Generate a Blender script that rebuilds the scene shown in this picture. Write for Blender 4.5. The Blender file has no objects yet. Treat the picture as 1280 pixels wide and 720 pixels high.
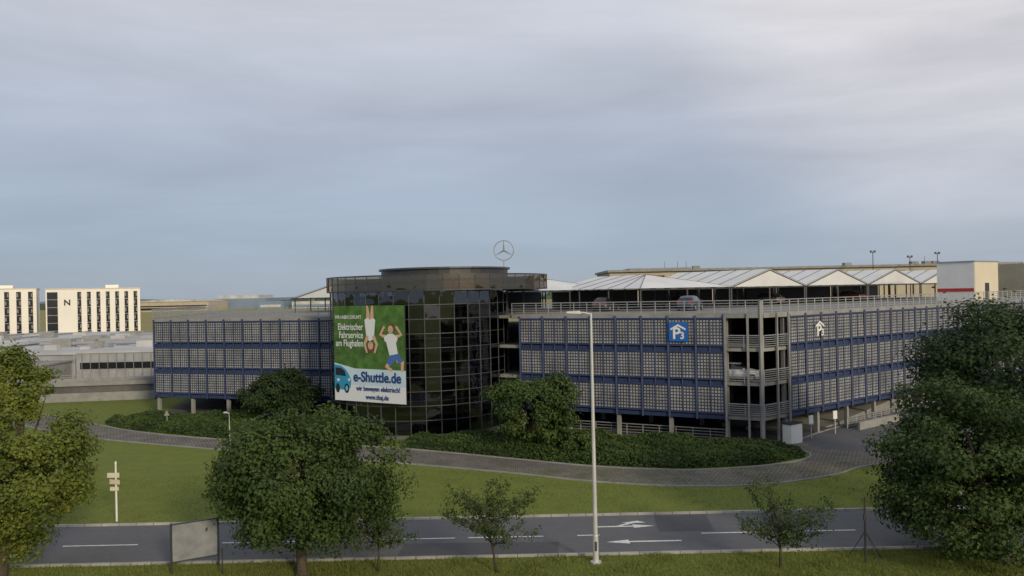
import bpy, math, random
import numpy as np
from mathutils import Vector, Matrix
random.seed(7)
rng = np.random.default_rng(7)
scene = bpy.context.scene
scene.view_settings.view_transform = 'Standard'
scene.view_settings.look = 'None'
scene.view_settings.exposure = 0
COL = scene.collection

# ------------------------------------------------------------------ materials
def new_mat(name):
    m = bpy.data.materials.new(name); m.use_nodes = True
    nt = m.node_tree; nt.nodes.clear()
    out = nt.nodes.new('ShaderNodeOutputMaterial')
    return m, nt, out

def N(nt, typ, **kw):
    n = nt.nodes.new(typ)
    for k, v in kw.items():
        if k in n.inputs: n.inputs[k].default_value = v
        else: setattr(n, k, v)
    return n

def c4(c): return (c[0], c[1], c[2], 1)

def mat(name, col, rough=.8, var=.15, scale=2.0, bump=0.0, metal=0.0, spec=.3, fine=12.0, col2=None):
    m, nt, out = new_mat(name)
    b = N(nt, 'ShaderNodeBsdfPrincipled', Roughness=rough, Metallic=metal)
    b.inputs['Specular IOR Level'].default_value = spec
    g = N(nt, 'ShaderNodeNewGeometry')
    n1 = N(nt, 'ShaderNodeTexNoise', Scale=scale, Detail=6.0, Roughness=.6)
    nt.links.new(g.outputs['Position'], n1.inputs['Vector'])
    r = N(nt, 'ShaderNodeMapRange'); r.inputs[1].default_value = .3; r.inputs[2].default_value = .7
    nt.links.new(n1.outputs['Fac'], r.inputs[0])
    mx = N(nt, 'ShaderNodeMix', data_type='RGBA')
    lo = tuple(x*(1-var) for x in col); hi = tuple(min(1, x*(1+var)) for x in (col2 or col))
    mx.inputs[6].default_value = c4(lo); mx.inputs[7].default_value = c4(hi)
    nt.links.new(r.outputs[0], mx.inputs[0])
    nt.links.new(mx.outputs[2], b.inputs['Base Color'])
    if bump:
        n2 = N(nt, 'ShaderNodeTexNoise', Scale=fine, Detail=4.0)
        nt.links.new(g.outputs['Position'], n2.inputs['Vector'])
        bp = N(nt, 'ShaderNodeBump', Strength=bump, Distance=.05)
        nt.links.new(n2.outputs['Fac'], bp.inputs['Height'])
        nt.links.new(bp.outputs['Normal'], b.inputs['Normal'])
    nt.links.new(b.outputs[0], out.inputs[0])
    return m

def layered_ground(name, cols, scales, bump=.5, rough=.95, finescale=25):
    """three-scale noise blend of colours"""
    m, nt, out = new_mat(name)
    g = N(nt, 'ShaderNodeNewGeometry')
    b = N(nt, 'ShaderNodeBsdfPrincipled', Roughness=rough)
    b.inputs['Specular IOR Level'].default_value = .15
    cur = None
    for i, sc in enumerate(scales):
        n = N(nt, 'ShaderNodeTexNoise', Scale=sc, Detail=8.0, Roughness=.65)
        nt.links.new(g.outputs['Position'], n.inputs['Vector'])
        r = N(nt, 'ShaderNodeMapRange'); r.inputs[1].default_value = .38; r.inputs[2].default_value = .64
        nt.links.new(n.outputs['Fac'], r.inputs[0])
        mx = N(nt, 'ShaderNodeMix', data_type='RGBA')
        if cur is None: mx.inputs[6].default_value = c4(cols[0])
        else: nt.links.new(cur, mx.inputs[6])
        mx.inputs[7].default_value = c4(cols[i+1])
        mu = N(nt, 'ShaderNodeMath', operation='MULTIPLY'); mu.inputs[1].default_value = .75
        nt.links.new(r.outputs[0], mu.inputs[0]); nt.links.new(mu.outputs[0], mx.inputs[0])
        cur = mx.outputs[2]
    nt.links.new(cur, b.inputs['Base Color'])
    n2 = N(nt, 'ShaderNodeTexNoise', Scale=finescale, Detail=5.0)
    nt.links.new(g.outputs['Position'], n2.inputs['Vector'])
    bp = N(nt, 'ShaderNodeBump', Strength=bump, Distance=.08)
    nt.links.new(n2.outputs['Fac'], bp.inputs['Height']); nt.links.new(bp.outputs['Normal'], b.inputs['Normal'])
    nt.links.new(b.outputs[0], out.inputs[0])
    return m

def brick_mat(name, c1, c2, mortar, w, h, ms, offset=.5, use_uv=False, rough=.85, bump=.3, metal=0.):
    m, nt, out = new_mat(name)
    b = N(nt, 'ShaderNodeBsdfPrincipled', Roughness=rough, Metallic=metal)
    b.inputs['Specular IOR Level'].default_value = .3
    br = N(nt, 'ShaderNodeTexBrick', offset=offset, squash=1.0)
    br.inputs['Scale'].default_value = 1.0
    br.inputs['Color1'].default_value = c4(c1); br.inputs['Color2'].default_value = c4(c2)
    br.inputs['Mortar'].default_value = c4(mortar)
    br.inputs['Mortar Size'].default_value = ms; br.inputs['Mortar Smooth'].default_value = .1
    br.inputs['Brick Width'].default_value = w; br.inputs['Row Height'].default_value = h
    if use_uv:
        s = N(nt, 'ShaderNodeUVMap'); o = s.outputs[0]
    else:
        s = N(nt, 'ShaderNodeNewGeometry'); o = s.outputs['Position']
    nt.links.new(o, br.inputs['Vector'])
    g = N(nt, 'ShaderNodeNewGeometry')
    n1 = N(nt, 'ShaderNodeTexNoise', Scale=.6, Detail=6.0)
    nt.links.new(g.outputs['Position'], n1.inputs['Vector'])
    r = N(nt, 'ShaderNodeMapRange'); r.inputs[1].default_value = .3; r.inputs[2].default_value = .7
    r.inputs[3].default_value = .72; r.inputs[4].default_value = 1.22
    nt.links.new(n1.outputs['Fac'], r.inputs[0])
    vm = N(nt, 'ShaderNodeVectorMath', operation='SCALE')
    nt.links.new(br.outputs['Color'], vm.inputs[0]); nt.links.new(r.outputs[0], vm.inputs['Scale'])
    nt.links.new(vm.outputs[0], b.inputs['Base Color'])
    nt.links.new(b.outputs[0], out.inputs[0])
    return m

def glass_mat(name, trans, gloss=.7, base=.08, rough=.02, tint=(.8,.85,.95)):
    m, nt, out = new_mat(name)
    t = N(nt, 'ShaderNodeBsdfTransparent'); t.inputs[0].default_value = c4(trans)
    gl = N(nt, 'ShaderNodeBsdfGlossy', Roughness=rough); gl.inputs[0].default_value = c4(tuple(gloss*x for x in tint))
    lw = N(nt, 'ShaderNodeLayerWeight', Blend=.35)
    g = N(nt, 'ShaderNodeNewGeometry')
    n = N(nt, 'ShaderNodeTexNoise', Scale=.35, Detail=2.0); nt.links.new(g.outputs['Position'], n.inputs['Vector'])
    bp = N(nt, 'ShaderNodeBump', Strength=.15, Distance=.3); nt.links.new(n.outputs['Fac'], bp.inputs['Height'])
    nt.links.new(bp.outputs['Normal'], gl.inputs['Normal'])
    ma = N(nt, 'ShaderNodeMath', operation='ADD', use_clamp=True); ma.inputs[1].default_value = base
    nt.links.new(lw.outputs['Fresnel'], ma.inputs[0])
    mx = N(nt, 'ShaderNodeMixShader')
    nt.links.new(ma.outputs[0], mx.inputs[0]); nt.links.new(t.outputs[0], mx.inputs[1]); nt.links.new(gl.outputs[0], mx.inputs[2])
    nt.links.new(mx.outputs[0], out.inputs[0])
    return m

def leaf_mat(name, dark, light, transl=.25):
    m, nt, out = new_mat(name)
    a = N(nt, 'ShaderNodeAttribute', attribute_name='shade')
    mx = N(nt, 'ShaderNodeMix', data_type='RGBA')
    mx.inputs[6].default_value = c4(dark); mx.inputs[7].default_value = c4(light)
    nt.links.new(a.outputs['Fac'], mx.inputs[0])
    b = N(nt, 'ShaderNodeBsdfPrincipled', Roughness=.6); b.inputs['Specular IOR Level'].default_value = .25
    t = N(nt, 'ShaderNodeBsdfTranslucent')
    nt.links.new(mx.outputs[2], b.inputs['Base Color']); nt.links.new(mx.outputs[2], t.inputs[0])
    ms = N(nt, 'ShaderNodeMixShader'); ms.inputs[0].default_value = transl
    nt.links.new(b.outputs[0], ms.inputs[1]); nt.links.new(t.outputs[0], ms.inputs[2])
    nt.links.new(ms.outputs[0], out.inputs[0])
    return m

M = {}
M['grass'] = layered_ground('grass_mat', [(.125,.168,.030),(.165,.20,.038),(.088,.128,.026),(.195,.205,.06)], [.09,.9,6.0], bump=.9, finescale=14)
M['field'] = layered_ground('field_mat', [(.27,.235,.09),(.32,.26,.12),(.17,.185,.07),(.25,.22,.09)], [.01,.05,.3])
M['asphalt'] = layered_ground('asphalt_mat', [(.125,.128,.138),(.10,.103,.112),(.145,.147,.155),(.115,.118,.125)], [.25,1.8,30], bump=.25, rough=.85, finescale=60)
M['asphalt_dark'] = layered_ground('asphalt_patch_mat', [(.085,.088,.097),(.07,.073,.08),(.1,.1,.11),(.085,.088,.095)], [.25,2.2,30], bump=.25, rough=.85, finescale=60)
M['paving'] = brick_mat('cobble_mat', (.20,.18,.155), (.15,.14,.125), (.075,.07,.058), .32, .32, .035)
M['paint'] = mat('road_paint_mat', (.62,.62,.60), .7, .25, 5, .1)
M['kerb'] = brick_mat('kerb_mat', (.36,.35,.33), (.29,.29,.28), (.1,.1,.1), 1.0, 5.0, .02, rough=.9)
M['concrete'] = mat('concrete_mat', (.25,.25,.245), .9, .2, .8, .15)
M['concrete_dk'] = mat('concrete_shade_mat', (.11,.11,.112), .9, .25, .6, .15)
M['deck'] = mat('deck_mat', (.19,.19,.19), .9, .2, .4, .1)
M['blue'] = mat('blue_steel_mat', (.028,.044,.110), .5, .15, 1.5, spec=.4)
M['steel'] = mat('galvanised_steel_mat', (.32,.33,.35), .45, .12, 4, metal=.3, spec=.5)
M['steel_dk'] = mat('dark_steel_mat', (.035,.037,.042), .45, .2, 3, spec=.5)
M['mullion'] = mat('mullion_mat', (.065,.07,.08), .4, .15, 3, spec=.5, metal=.2)
M['panel'] = brick_mat('louvre_panel_mat', (.37,.36,.35), (.29,.285,.28), (.045,.056,.085), .27, .27, .055, offset=0.0, use_uv=True, rough=.6)
M['white'] = mat('white_paint_mat', (.70,.70,.69), .6, .06, 1.0)
M['cream'] = mat('cream_wall_mat', (.60,.54,.43), .8, .08, .2)
M['hotel_white'] = mat('hotel_wall_mat', (.80,.77,.70), .8, .06, .15)
M['beige'] = mat('beige_cladding_mat', (.42,.37,.29), .8, .1, .3)
M['roofgrey'] = mat('flat_roof_mat', (.44,.44,.44), .8, .25, .12)
M['shedwall'] = mat('shed_wall_mat', (.30,.31,.33), .7, .18, .4)
M['membrane'] = mat('membrane_mat', (.60,.61,.62), .6, .08, .4)
M['red'] = mat('red_band_mat', (.45,.04,.03), .6, .1)
M['black'] = mat('window_dark_mat', (.015,.017,.02), .15, .3, .5, spec=.6)
M['rubber'] = mat('rubber_mat', (.012,.012,.012), .8, .2)
M['bark'] = mat('bark_mat', (.075,.06,.045), .95, .35, 6, .6)
M['carglass'] = mat('car_glass_mat', (.01,.012,.014), .05, .1, 1, spec=.7)
M['glass'] = glass_mat('tower_glass_mat', (.26,.28,.32), .9, .07)
M['glass_w'] = glass_mat('parapet_glass_mat', (.40,.35,.28), .75, .12, tint=(1.0,.88,.72))
M['hill'] = mat('hill_mat', (.15,.19,.23), 1, .15, .004)  # bluish base colour stands in for distance haze
M['far_trees'] = mat('far_tree_mat', (.06,.09,.065), 1, .4, .02)
M['blue_roof'] = mat('hangar_blue_mat', (.17,.23,.31), .7, .1, .05)
M['blue_sign'] = mat('sign_blue_mat', (.02,.12,.42), .5, .05)

# ------------------------------------------------------------------ mesh builder
class MB:
    def __init__(s): s.v=[]; s.f=[]; s.m=[]; s.uv={}
    def face(s, pts, mi=0, uv=None):
        i=len(s.v); s.v += [tuple(p) for p in pts]; s.f.append(tuple(range(i,i+len(pts)))); s.m.append(mi)
        if uv: s.uv[len(s.f)-1]=uv
    def hexa(s, b, t, mi=0):
        i=len(s.v); s.v += [tuple(p) for p in b]+[tuple(p) for p in t]
        for q in [(3,2,1,0),(4,5,6,7),(0,1,5,4),(1,2,6,5),(2,3,7,6),(3,0,4,7)]:
            s.f.append(tuple(i+k for k in q)); s.m.append(mi)
    def box(s, c, size, ang=0, mi=0):
        """c = centre of the base; size = x,y,z"""
        ca, sa = math.cos(ang), math.sin(ang); hx, hy = size[0]/2, size[1]/2
        P=[(c[0]+ca*x-sa*y, c[1]+sa*x+ca*y) for x,y in ((-hx,-hy),(hx,-hy),(hx,hy),(-hx,hy))]
        s.hexa([(x,y,c[2]) for x,y in P], [(x,y,c[2]+size[2]) for x,y in P], mi)
    def beam(s, p0, p1, w, h, mi=0):
        p0=Vector(p0); p1=Vector(p1); d=(p1-p0).normalized()
        up=Vector((0,0,1)) if abs(d.z)<.95 else Vector((1,0,0))
        a=d.cross(up).normalized()*(w/2); b=a.cross(d).normalized()*(h/2)
        s.hexa([p0-a-b,p0+a-b,p0+a+b,p0-a+b],[p1-a-b,p1+a-b,p1+a+b,p1-a+b],mi)
    def tube(s, pts, radii, n=8, mi=0, cap=True):
        base=len(s.v); pts=[Vector(p) for p in pts]
        for k,p in enumerate(pts):
            d=(pts[min(k+1,len(pts)-1)]-pts[max(k-1,0)]).normalized()
            up=Vector((0,0,1)) if abs(d.z)<.9 else Vector((1,0,0))
            a=d.cross(up).normalized(); b=a.cross(d)
            for j in range(n):
                t=2*math.pi*j/n; s.v.append(tuple(p+(a*math.cos(t)+b*math.sin(t))*radii[k]))
        for k in range(len(pts)-1):
            for j in range(n):
                s.f.append((base+k*n+j, base+k*n+(j+1)%n, base+(k+1)*n+(j+1)%n, base+(k+1)*n+j)); s.m.append(mi)
        if cap:
            s.f.append(tuple(base+j for j in range(n))[::-1]); s.m.append(mi)
            s.f.append(tuple(base+(len(pts)-1)*n+j for j in range(n))); s.m.append(mi)
    def prism(s, poly, z0, z1, mt=0, ms=None, mb=None):
        ms = mt if ms is None else ms; mb = ms if mb is None else mb
        n=len(poly); i=len(s.v)
        s.v += [(x,y,z0) for x,y in poly]+[(x,y,z1) for x,y in poly]
        s.f.append(tuple(range(i,i+n))[::-1]); s.m.append(mb)
        s.f.append(tuple(range(i+n,i+2*n))); s.m.append(mt)
        for k in range(n):
            s.f.append((i+k,i+(k+1)%n,i+n+(k+1)%n,i+n+k)); s.m.append(ms)
    def obj(s, name, mats, parent=None, smooth=False):
        me=bpy.data.meshes.new(name); me.from_pydata(s.v,[],s.f)
        for m in mats: me.materials.append(m)
        me.polygons.foreach_set('material_index', s.m)
        if s.uv:
            ul=me.uv_layers.new(name='UVMap')
            for fi,uv in s.uv.items():
                p=me.polygons[fi]
                for k,li in enumerate(p.loop_indices): ul.data[li].uv=uv[k]
        if smooth: me.polygons.foreach_set('use_smooth',[True]*len(s.f))
        me.update()
        o=bpy.data.objects.new(name,me); COL.objects.link(o)
        if parent: o.parent=parent
        return o

def empty(name, loc=(0,0,0)):
    e=bpy.data.objects.new(name,None); e.empty_display_size=.5; e.location=loc; COL.objects.link(e); return e

# ------------------------------------------------------------------ world + sun
SUN_AZ = math.radians(150)   # clockwise from +Y : behind the camera, to the right
SUN_EL = math.radians(19)
w=bpy.data.worlds.new('World'); scene.world=w; w.use_nodes=True
nt=w.node_tree; nt.nodes.clear()
wo=nt.nodes.new('ShaderNodeOutputWorld')
sky=N(nt,'ShaderNodeTexSky',sky_type='NISHITA',sun_disc=False,sun_elevation=SUN_EL,sun_rotation=SUN_AZ)
b1=N(nt,'ShaderNodeBackground',Strength=.10); nt.links.new(sky.outputs[0],b1.inputs[0])
tc=N(nt,'ShaderNodeTexCoord'); sp=N(nt,'ShaderNodeSeparateXYZ'); nt.links.new(tc.outputs['Generated'],sp.inputs[0])
cr=N(nt,'ShaderNodeValToRGB'); nt.links.new(sp.outputs['Z'],cr.inputs[0])
e=cr.color_ramp.elements
e[0].position=0.0; e[0].color=(.37,.44,.53,1); e[1].position=1.0; e[1].color=(.60,.63,.70,1)
for p,c in ((.05,(.325,.40,.51)),(.13,(.36,.42,.53)),(.22,(.475,.515,.61)),(.34,(.60,.62,.68))):
    x=e.new(p); x.color=c4(c)
mp=N(nt,'ShaderNodeMapping'); mp.inputs['Scale'].default_value=(1.0,1.0,5.5); mp.inputs['Rotation'].default_value=(0,math.radians(-7),0)
nt.links.new(tc.outputs['Generated'],mp.inputs[0])
nz=N(nt,'ShaderNodeTexNoise',Scale=1.7,Detail=9.0,Roughness=.56,Distortion=.3); nt.links.new(mp.outputs[0],nz.inputs['Vector'])
mr=N(nt,'ShaderNodeMapRange'); mr.inputs[1].default_value=.32; mr.inputs[2].default_value=.68; mr.inputs[3].default_value=.87; mr.inputs[4].default_value=1.14
nt.links.new(nz.outputs['Fac'],mr.inputs[0])
sc=N(nt,'ShaderNodeVectorMath',operation='SCALE'); nt.links.new(cr.outputs[0],sc.inputs[0]); nt.links.new(mr.outputs[0],sc.inputs['Scale'])
# warm brightening of the cloud high on the right
dt=N(nt,'ShaderNodeVectorMath',operation='DOT_PRODUCT'); nt.links.new(tc.outputs['Generated'],dt.inputs[0])
dt.inputs[1].default_value=Vector((.62,1.0,.42)).normalized()
m2=N(nt,'ShaderNodeMapRange'); m2.interpolation_type='SMOOTHSTEP'; m2.inputs[1].default_value=.93; m2.inputs[2].default_value=1.0
nt.links.new(dt.outputs['Value'],m2.inputs[0])
mm=N(nt,'ShaderNodeMath',operation='MULTIPLY'); nt.links.new(m2.outputs[0],mm.inputs[0]); nt.links.new(nz.outputs['Fac'],mm.inputs[1])
s2=N(nt,'ShaderNodeVectorMath',operation='SCALE'); s2.inputs[0].default_value=(.42,.32,.22); nt.links.new(mm.outputs[0],s2.inputs['Scale'])
ad=N(nt,'ShaderNodeVectorMath',operation='ADD'); nt.links.new(sc.outputs[0],ad.inputs[0]); nt.links.new(s2.outputs[0],ad.inputs[1])
b2=N(nt,'ShaderNodeBackground',Strength=1.0); nt.links.new(ad.outputs[0],b2.inputs[0])
ms=N(nt,'ShaderNodeMixShader'); ms.inputs[0].default_value=.9
nt.links.new(b1.outputs[0],ms.inputs[1]); nt.links.new(b2.outputs[0],ms.inputs[2]); nt.links.new(ms.outputs[0],wo.inputs[0])

sd=bpy.data.lights.new('sun','SUN'); sd.energy=2.5; sd.angle=math.radians(8); sd.color=(1,.84,.58)
so=bpy.data.objects.new('sun',sd); COL.objects.link(so)
dirv=Vector((math.sin(SUN_AZ)*math.cos(SUN_EL), math.cos(SUN_AZ)*math.cos(SUN_EL), math.sin(SUN_EL)))
so.rotation_euler=dirv.to_track_quat('Z','Y').to_euler(); so.location=dirv*100

# ------------------------------------------------------------------ camera
cd=bpy.data.cameras.new('camera'); cam=bpy.data.objects.new('camera',cd); COL.objects.link(cam)
cd.sensor_width=36; cd.lens=27.7; cd.shift_y=6/1280; cd.clip_end=20000; cd.clip_start=.1
cam.location=(0,0,13); cam.rotation_euler=(math.radians(90),math.radians(1.2),0)
scene.camera=cam

# ------------------------------------------------------------------ ground sheets
g=MB(); g.face([(-9000,-2000,0),(9000,-2000,0),(9000,14000,0),(-9000,14000,0)]); g.obj('ground',[M['grass']])
g=MB(); g.face([(-2500,285,.004),(2500,285,.004),(2500,2600,.004),(-2500,2600,.004)]); g.obj('field',[M['field']])
g=MB()
g.face([(-260,38.9,.004),(260,38.9,.004),(260,45.5,.004),(-260,45.5,.004)],0)
g.obj('road',[M['asphalt']])
g=MB()
g.face([(7.6,42.3,.008),(10.6,42.3,.008),(10.9,45.4,.008),(7.9,45.4,.008)],0)
g.face([(-6.0,39.1,.008),(2.0,39.1,.008),(2.2,41.0,.008),(-5.9,41.2,.008)],0)
g.face([(13.6,39.2,.008),(14.2,39.2,.008),(14.3,45.4,.008),(13.7,45.4,.008)],0)
g.obj('road_patch',[M['asphalt_dark']])
# kerbs
g=MB()
for y in (38.78,45.62): g.box((0,y,0),(520,.16,.12))
g.obj('kerb',[M['kerb']])
# markings
g=MB()
def dash(x0,x1,y,wd=.13): g.face([(x0,y-wd/2,.013),(x1,y-wd/2,.013),(x1,y+wd/2,.013),(x0,y+wd/2,.013)])
for x0 in (-58,-49.5,-41,-32.5,-24.2,-15.7,-7.3,-2.6): dash(x0,x0+4.0,41.95)
for x0,x1 in ((9.8,13.2),(14.8,18.0),(22,26),(30,34),(38,42)): dash(x0,x1,41.9)
dash(3.2,4.4,41.95)
def arrow(x0,x1,y,right=True,turn=False):
    L=x1-x0; s=1 if right else -1; a=x0 if right else x1; b=x1 if right else x0
    g.face([(a,y-.09,.013),(b-s*1.2,y-.09,.013),(b-s*1.2,y+.09,.013),(a,y+.09,.013)])
    g.face([(b-s*1.2,y-.32,.013),(b,y,.013),(b-s*1.2,y+.32,.013)])
    if turn:
        g.face([(a+s*1.2,y+.1,.014),(a+s*1.5,y+.1,.014),(a+s*2.3,y+.62,.014),(a+s*1.9,y+.62,.014)])
        g.face([(a+s*1.5,y+.62,.0145),(a+s*2.9,y+.62,.0145),(a+s*2.5,y+1.0,.0145)])
arrow(4.6,8.5,40.75,False); arrow(4.3,7.6,43.4,True,True)
g.obj('road_marking',[M['paint']])

# cobbled path round the building
near=[(-62,92),(-52,83.5),(-40.8,75.3),(-27.6,68.9),(-17,64.2),(-8.9,60.9),(-.3,56.8),(5.2,53.8),(11.3,51.9),(16.7,52.1),(21.8,54.2),(25.4,56.8),(34,60),(60,72),(100,96)]
far =[(-66,99),(-54,91),(-38.3,78.6),(-27.6,72.9),(-19,69.8),(-10.5,67),(-1.5,62.3),(5.7,58.4),(12.4,56.5),(18.3,57.4),(22.6,60.2),(23.6,66),(34,76),(60,95),(100,125)]
def smooth_poly(p,n=5):
    P=[Vector((a,b)) for a,b in p]; out=[]
    for i in range(len(P)-1):
        p0=P[max(i-1,0)];p1=P[i];p2=P[i+1];p3=P[min(i+2,len(P)-1)]
        for k in range(n):
            t=k/n
            out.append(tuple(.5*((2*p1)+(p2-p0)*t+(2*p0-5*p1+4*p2-p3)*t*t+(3*p1-p0-3*p2+p3)*t**3)))
    out.append(tuple(P[-1])); return out
sn=smooth_poly(near); sf=smooth_poly(far)
g=MB()
for i in range(len(sn)-1):
    g.face([(sn[i][0],sn[i][1],.004),(sn[i+1][0],sn[i+1][1],.004),(sf[i+1][0],sf[i+1][1],.004),(sf[i][0],sf[i][1],.004)],0)
g.obj('cobbled_path',[M['paving']])
g=MB()
for ln,o in ((sn,-.06),(sf,.06)):
    for i in range(len(ln)-1):
        g.beam((ln[i][0],ln[i][1]+o,.02),(ln[i+1][0],ln[i+1][1]+o,.02),.14,.12)
g.obj('path_edging',[M['concrete']])
g=MB(); g.face([(-260,112,.008),(-47,112,.008),(-47,262,.008),(-260,262,.008)]); g.obj('yard_pavement',[M['asphalt']])
g=MB(); g.face([(24.5,63,.008),(30,60.2,.008),(60,77,.008),(90,108,.008),(75,118,.008),(24,68,.008)]); g.obj('driveway',[M['asphalt']])

# ------------------------------------------------------------------ parking garage
A=(-41,90);B=(-18,82.3);C=(0,75.5);D=(20.5,64.8);E=(80.5,109.8);F=(60,150);G=(-48,128)
LV=[2.3,5.15,8.0,10.85]; RAIL=11.95
garage=empty('parking_garage')
foot=[A,B,(-6,79),C,D,E,F,G]
gb=MB()
for i,z in enumerate(LV): gb.prism(foot, z-.28, z, 0, 1, 1)
gb.obj('floor_slabs',[M['deck'],M['concrete']],garage)
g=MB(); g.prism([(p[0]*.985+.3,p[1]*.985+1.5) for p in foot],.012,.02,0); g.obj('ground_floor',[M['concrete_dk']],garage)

def line(P,Q):
    P=Vector((P[0],P[1],0));Q=Vector((Q[0],Q[1],0)); d=(Q-P); L=d.length; d.normalize(); n=Vector((d.y,-d.x,0)); return P,d,n,L
frames=MB(); panels=MB(); cols=MB(); rails=MB()
def facade(P,Q,s0,s1,nb,levels=(0,1,2)):
    P,d,n,L=line(P,Q); bw=(s1-s0)/nb
    for li in levels:
        z0=LV[li]; za=z0+.27; zb=z0+2.40
        for k in range(nb):
            a=s0+k*bw+.11; b=s0+(k+1)*bw-.11; o=n*.16
            mid=(a+b)/2
            for (u0,u1) in ((a,mid-.04),(mid+.04,b)):
                tl=random.uniform(-.012,.012)
                p0=P+d*u0+o; p1=P+d*u1+o+n*tl; q=n*random.uniform(-.015,.015)
                panels.face([(p0.x,p0.y,za),(p1.x,p1.y,za),(p1.x+q.x,p1.y+q.y,zb),(p0.x+q.x,p0.y+q.y,zb)],0,
                     [(0.02,0.02),(.27*4,0.02),(.27*4,.27*8),(0.02,.27*8)])
        # rails above and below panels
        for zz,h in ((za-.07,.13),(zb+.08,.15)):
            p0=P+d*s0+n*.2; p1=P+d*s1+n*.2
            frames.beam((p0.x,p0.y,zz),(p1.x,p1.y,zz),.12,h)
        p0=P+d*s0+n*.06; p1=P+d*s1+n*.06
        frames.beam((p0.x,p0.y,z0-.14),(p1.x,p1.y,z0-.14),.08,.33)
    zl=LV[levels[0]]-.35; zt=LV[levels[-1]]+2.75
    for k in range(nb+1):
        p=P+d*(s0+k*bw)+n*.21
        frames.beam((p.x,p.y,zl),(p.x,p.y,zt),.15,.16)
        if k<nb:
            p=P+d*(s0+(k+.5)*bw)+n*.19
            frames.beam((p.x,p.y,zl+.5),(p.x,p.y,zt-.2),.05,.09)
def col_line(P,Q,ss,zt,wd=.32,inset=.35,z0=0,mb=cols):
    P,d,n,L=line(P,Q)
    for s in ss:
        p=P+d*s-n*inset
        mb.box((p.x,p.y,z0),(wd,wd,zt-z0),math.atan2(d.y,d.x))
def railing(P,Q,z,h=1.1,s0=0,s1=None,step=1.2,nr=5,off=.05,mb=rails,th=.045):
    P,d,n,L=line(P,Q); s1=L if s1 is None else s1
    k=max(1,round((s1-s0)/step))
    for i in range(k+1):
        p=P+d*(s0+(s1-s0)*i/k)+n*off; mb.beam((p.x,p.y,z-.1),(p.x,p.y,z+h),.06,.06)
    for j in range(nr):
        zz=z+h*(j+1)/nr; p0=P+d*s0+n*(off+.05); p1=P+d*s1+n*(off+.05)
        mb.beam((p0.x,p0.y,zz),(p1.x,p1.y,zz),th*(1.6 if j==nr-1 else 1),th*(1.6 if j==nr-1 else 1))
LAB=line(A,B)[3]; LCD=line(C,D)[3]; LDE=line(D,E)[3]
facade(A,B,.2,.2+2.4*10,10)
facade(C,D,.85,.85+2.4*8,8)
nbR=29
facade(D,E,3.5,3.5+2.4*nbR,nbR)
# garage columns
col_line(A,B,[.3,5,9.8,14.6,19.4,24],10.5)
col_line(C,D,[.9,5.65,10.45,15.25,20.1],10.5)
col_line(D,E,[3.4]+[3.4+4.8*i for i in range(1,15)],10.5)
for s in (8,16,24): 
    col_line(C,D,[1,6,11,16],10.5,inset=s,wd=.4); col_line(D,E,[6,16,26,36,46,56],10.5,inset=s,wd=.4); col_line(A,B,[4,12,20],10.5,inset=s,wd=.4)
# exposed steel corner posts
for p in (D,):
    cols.box((p[0]-.12,p[1]-.02,0),(.28,.28,11.9),.2)
P,d,n,L=line(C,D)
for s in (20.15,22.0):
    q=P+d*s+n*.22; cols.box((q.x,q.y,0),(.16,.16,10.9),math.atan2(d.y,d.x))
P,d,n,L=line(D,E)
for s in (1.7,3.35):
    q=P+d*s+n*.22; cols.box((q.x,q.y,0),(.16,.16,10.9),math.atan2(d.y,d.x))
# open corner bay railings
for z in LV[:3]:
    railing(C,D,z,1.05,20.2,LCD,1.5,6,.12,th=.05); railing(D,E,z,1.05,0,3.4,1.6,6,.12,th=.05)
# roof parapet rail and fascia
for P_,Q_ in ((A,B),(C,D),(D,E),(G,A)):
    railing(P_,Q_,LV[3],1.12,0,None,1.25,5,.1)
    P,d,n,L=line(P_,Q_)
    p0=P+n*.10;p1=P+d*L+n*.10
    cols.beam((p0.x,p0.y,LV[3]-.13),(p1.x,p1.y,LV[3]-.13),.14,.42)
# ground floor railings
railing(C,D,0.0,1.0,5,20,1.5,4,-.8); railing(D,E,0.0,1.0,12,30,1.5,5,.3)
frames.obj('blue_facade_frame',[M['blue']],garage)
panels.obj('louvre_panels',[M['panel']],garage)
cols.obj('columns_and_fascia',[M['concrete']],garage)
rails.obj('railings',[M['steel']],garage)
# inner dark walls / ramp cores
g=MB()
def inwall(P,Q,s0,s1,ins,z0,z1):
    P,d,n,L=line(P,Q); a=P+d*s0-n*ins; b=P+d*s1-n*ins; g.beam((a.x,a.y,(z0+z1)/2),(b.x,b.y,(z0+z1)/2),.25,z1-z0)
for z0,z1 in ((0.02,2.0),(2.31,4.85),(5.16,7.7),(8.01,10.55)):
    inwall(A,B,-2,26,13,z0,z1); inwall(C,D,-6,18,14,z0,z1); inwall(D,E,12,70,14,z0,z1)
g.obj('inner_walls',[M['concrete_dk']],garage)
# ramp wedge at right facade ground level
g=MB()
P,d,n,L=line(D,E)
a=P+d*11-n*1.2;b=P+d*27-n*1.2;c=P+d*27-n*6;e_=P+d*11-n*6
g.hexa([(a.x,a.y,.03),(b.x,b.y,.03),(c.x,c.y,.03),(e_.x,e_.y,.03)],[(a.x,a.y,.08),(b.x,b.y,1.9),(c.x,c.y,1.9),(e_.x,e_.y,.08)],0)
a=P+d*12+n*1.4; g.beam((a.x,a.y,.35),((a+d*7).x,(a+d*7).y,.35),.2,.7,1)
g.obj('entry_ramp',[M['concrete'],M['concrete']],garage)
g=MB()
P,d,n,L=line(D,E)
q=P+d*2.6+n*.9; g.box((q.x,q.y,.02),(1.6,.8,1.6),math.atan2(d.y,d.x),0); g.box((q.x,q.y,1.62),(1.7,.9,.1),math.atan2(d.y,d.x),1)
g.obj('ticket_kiosk',[M['white'],M['steel_dk']])
g=MB()
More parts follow.
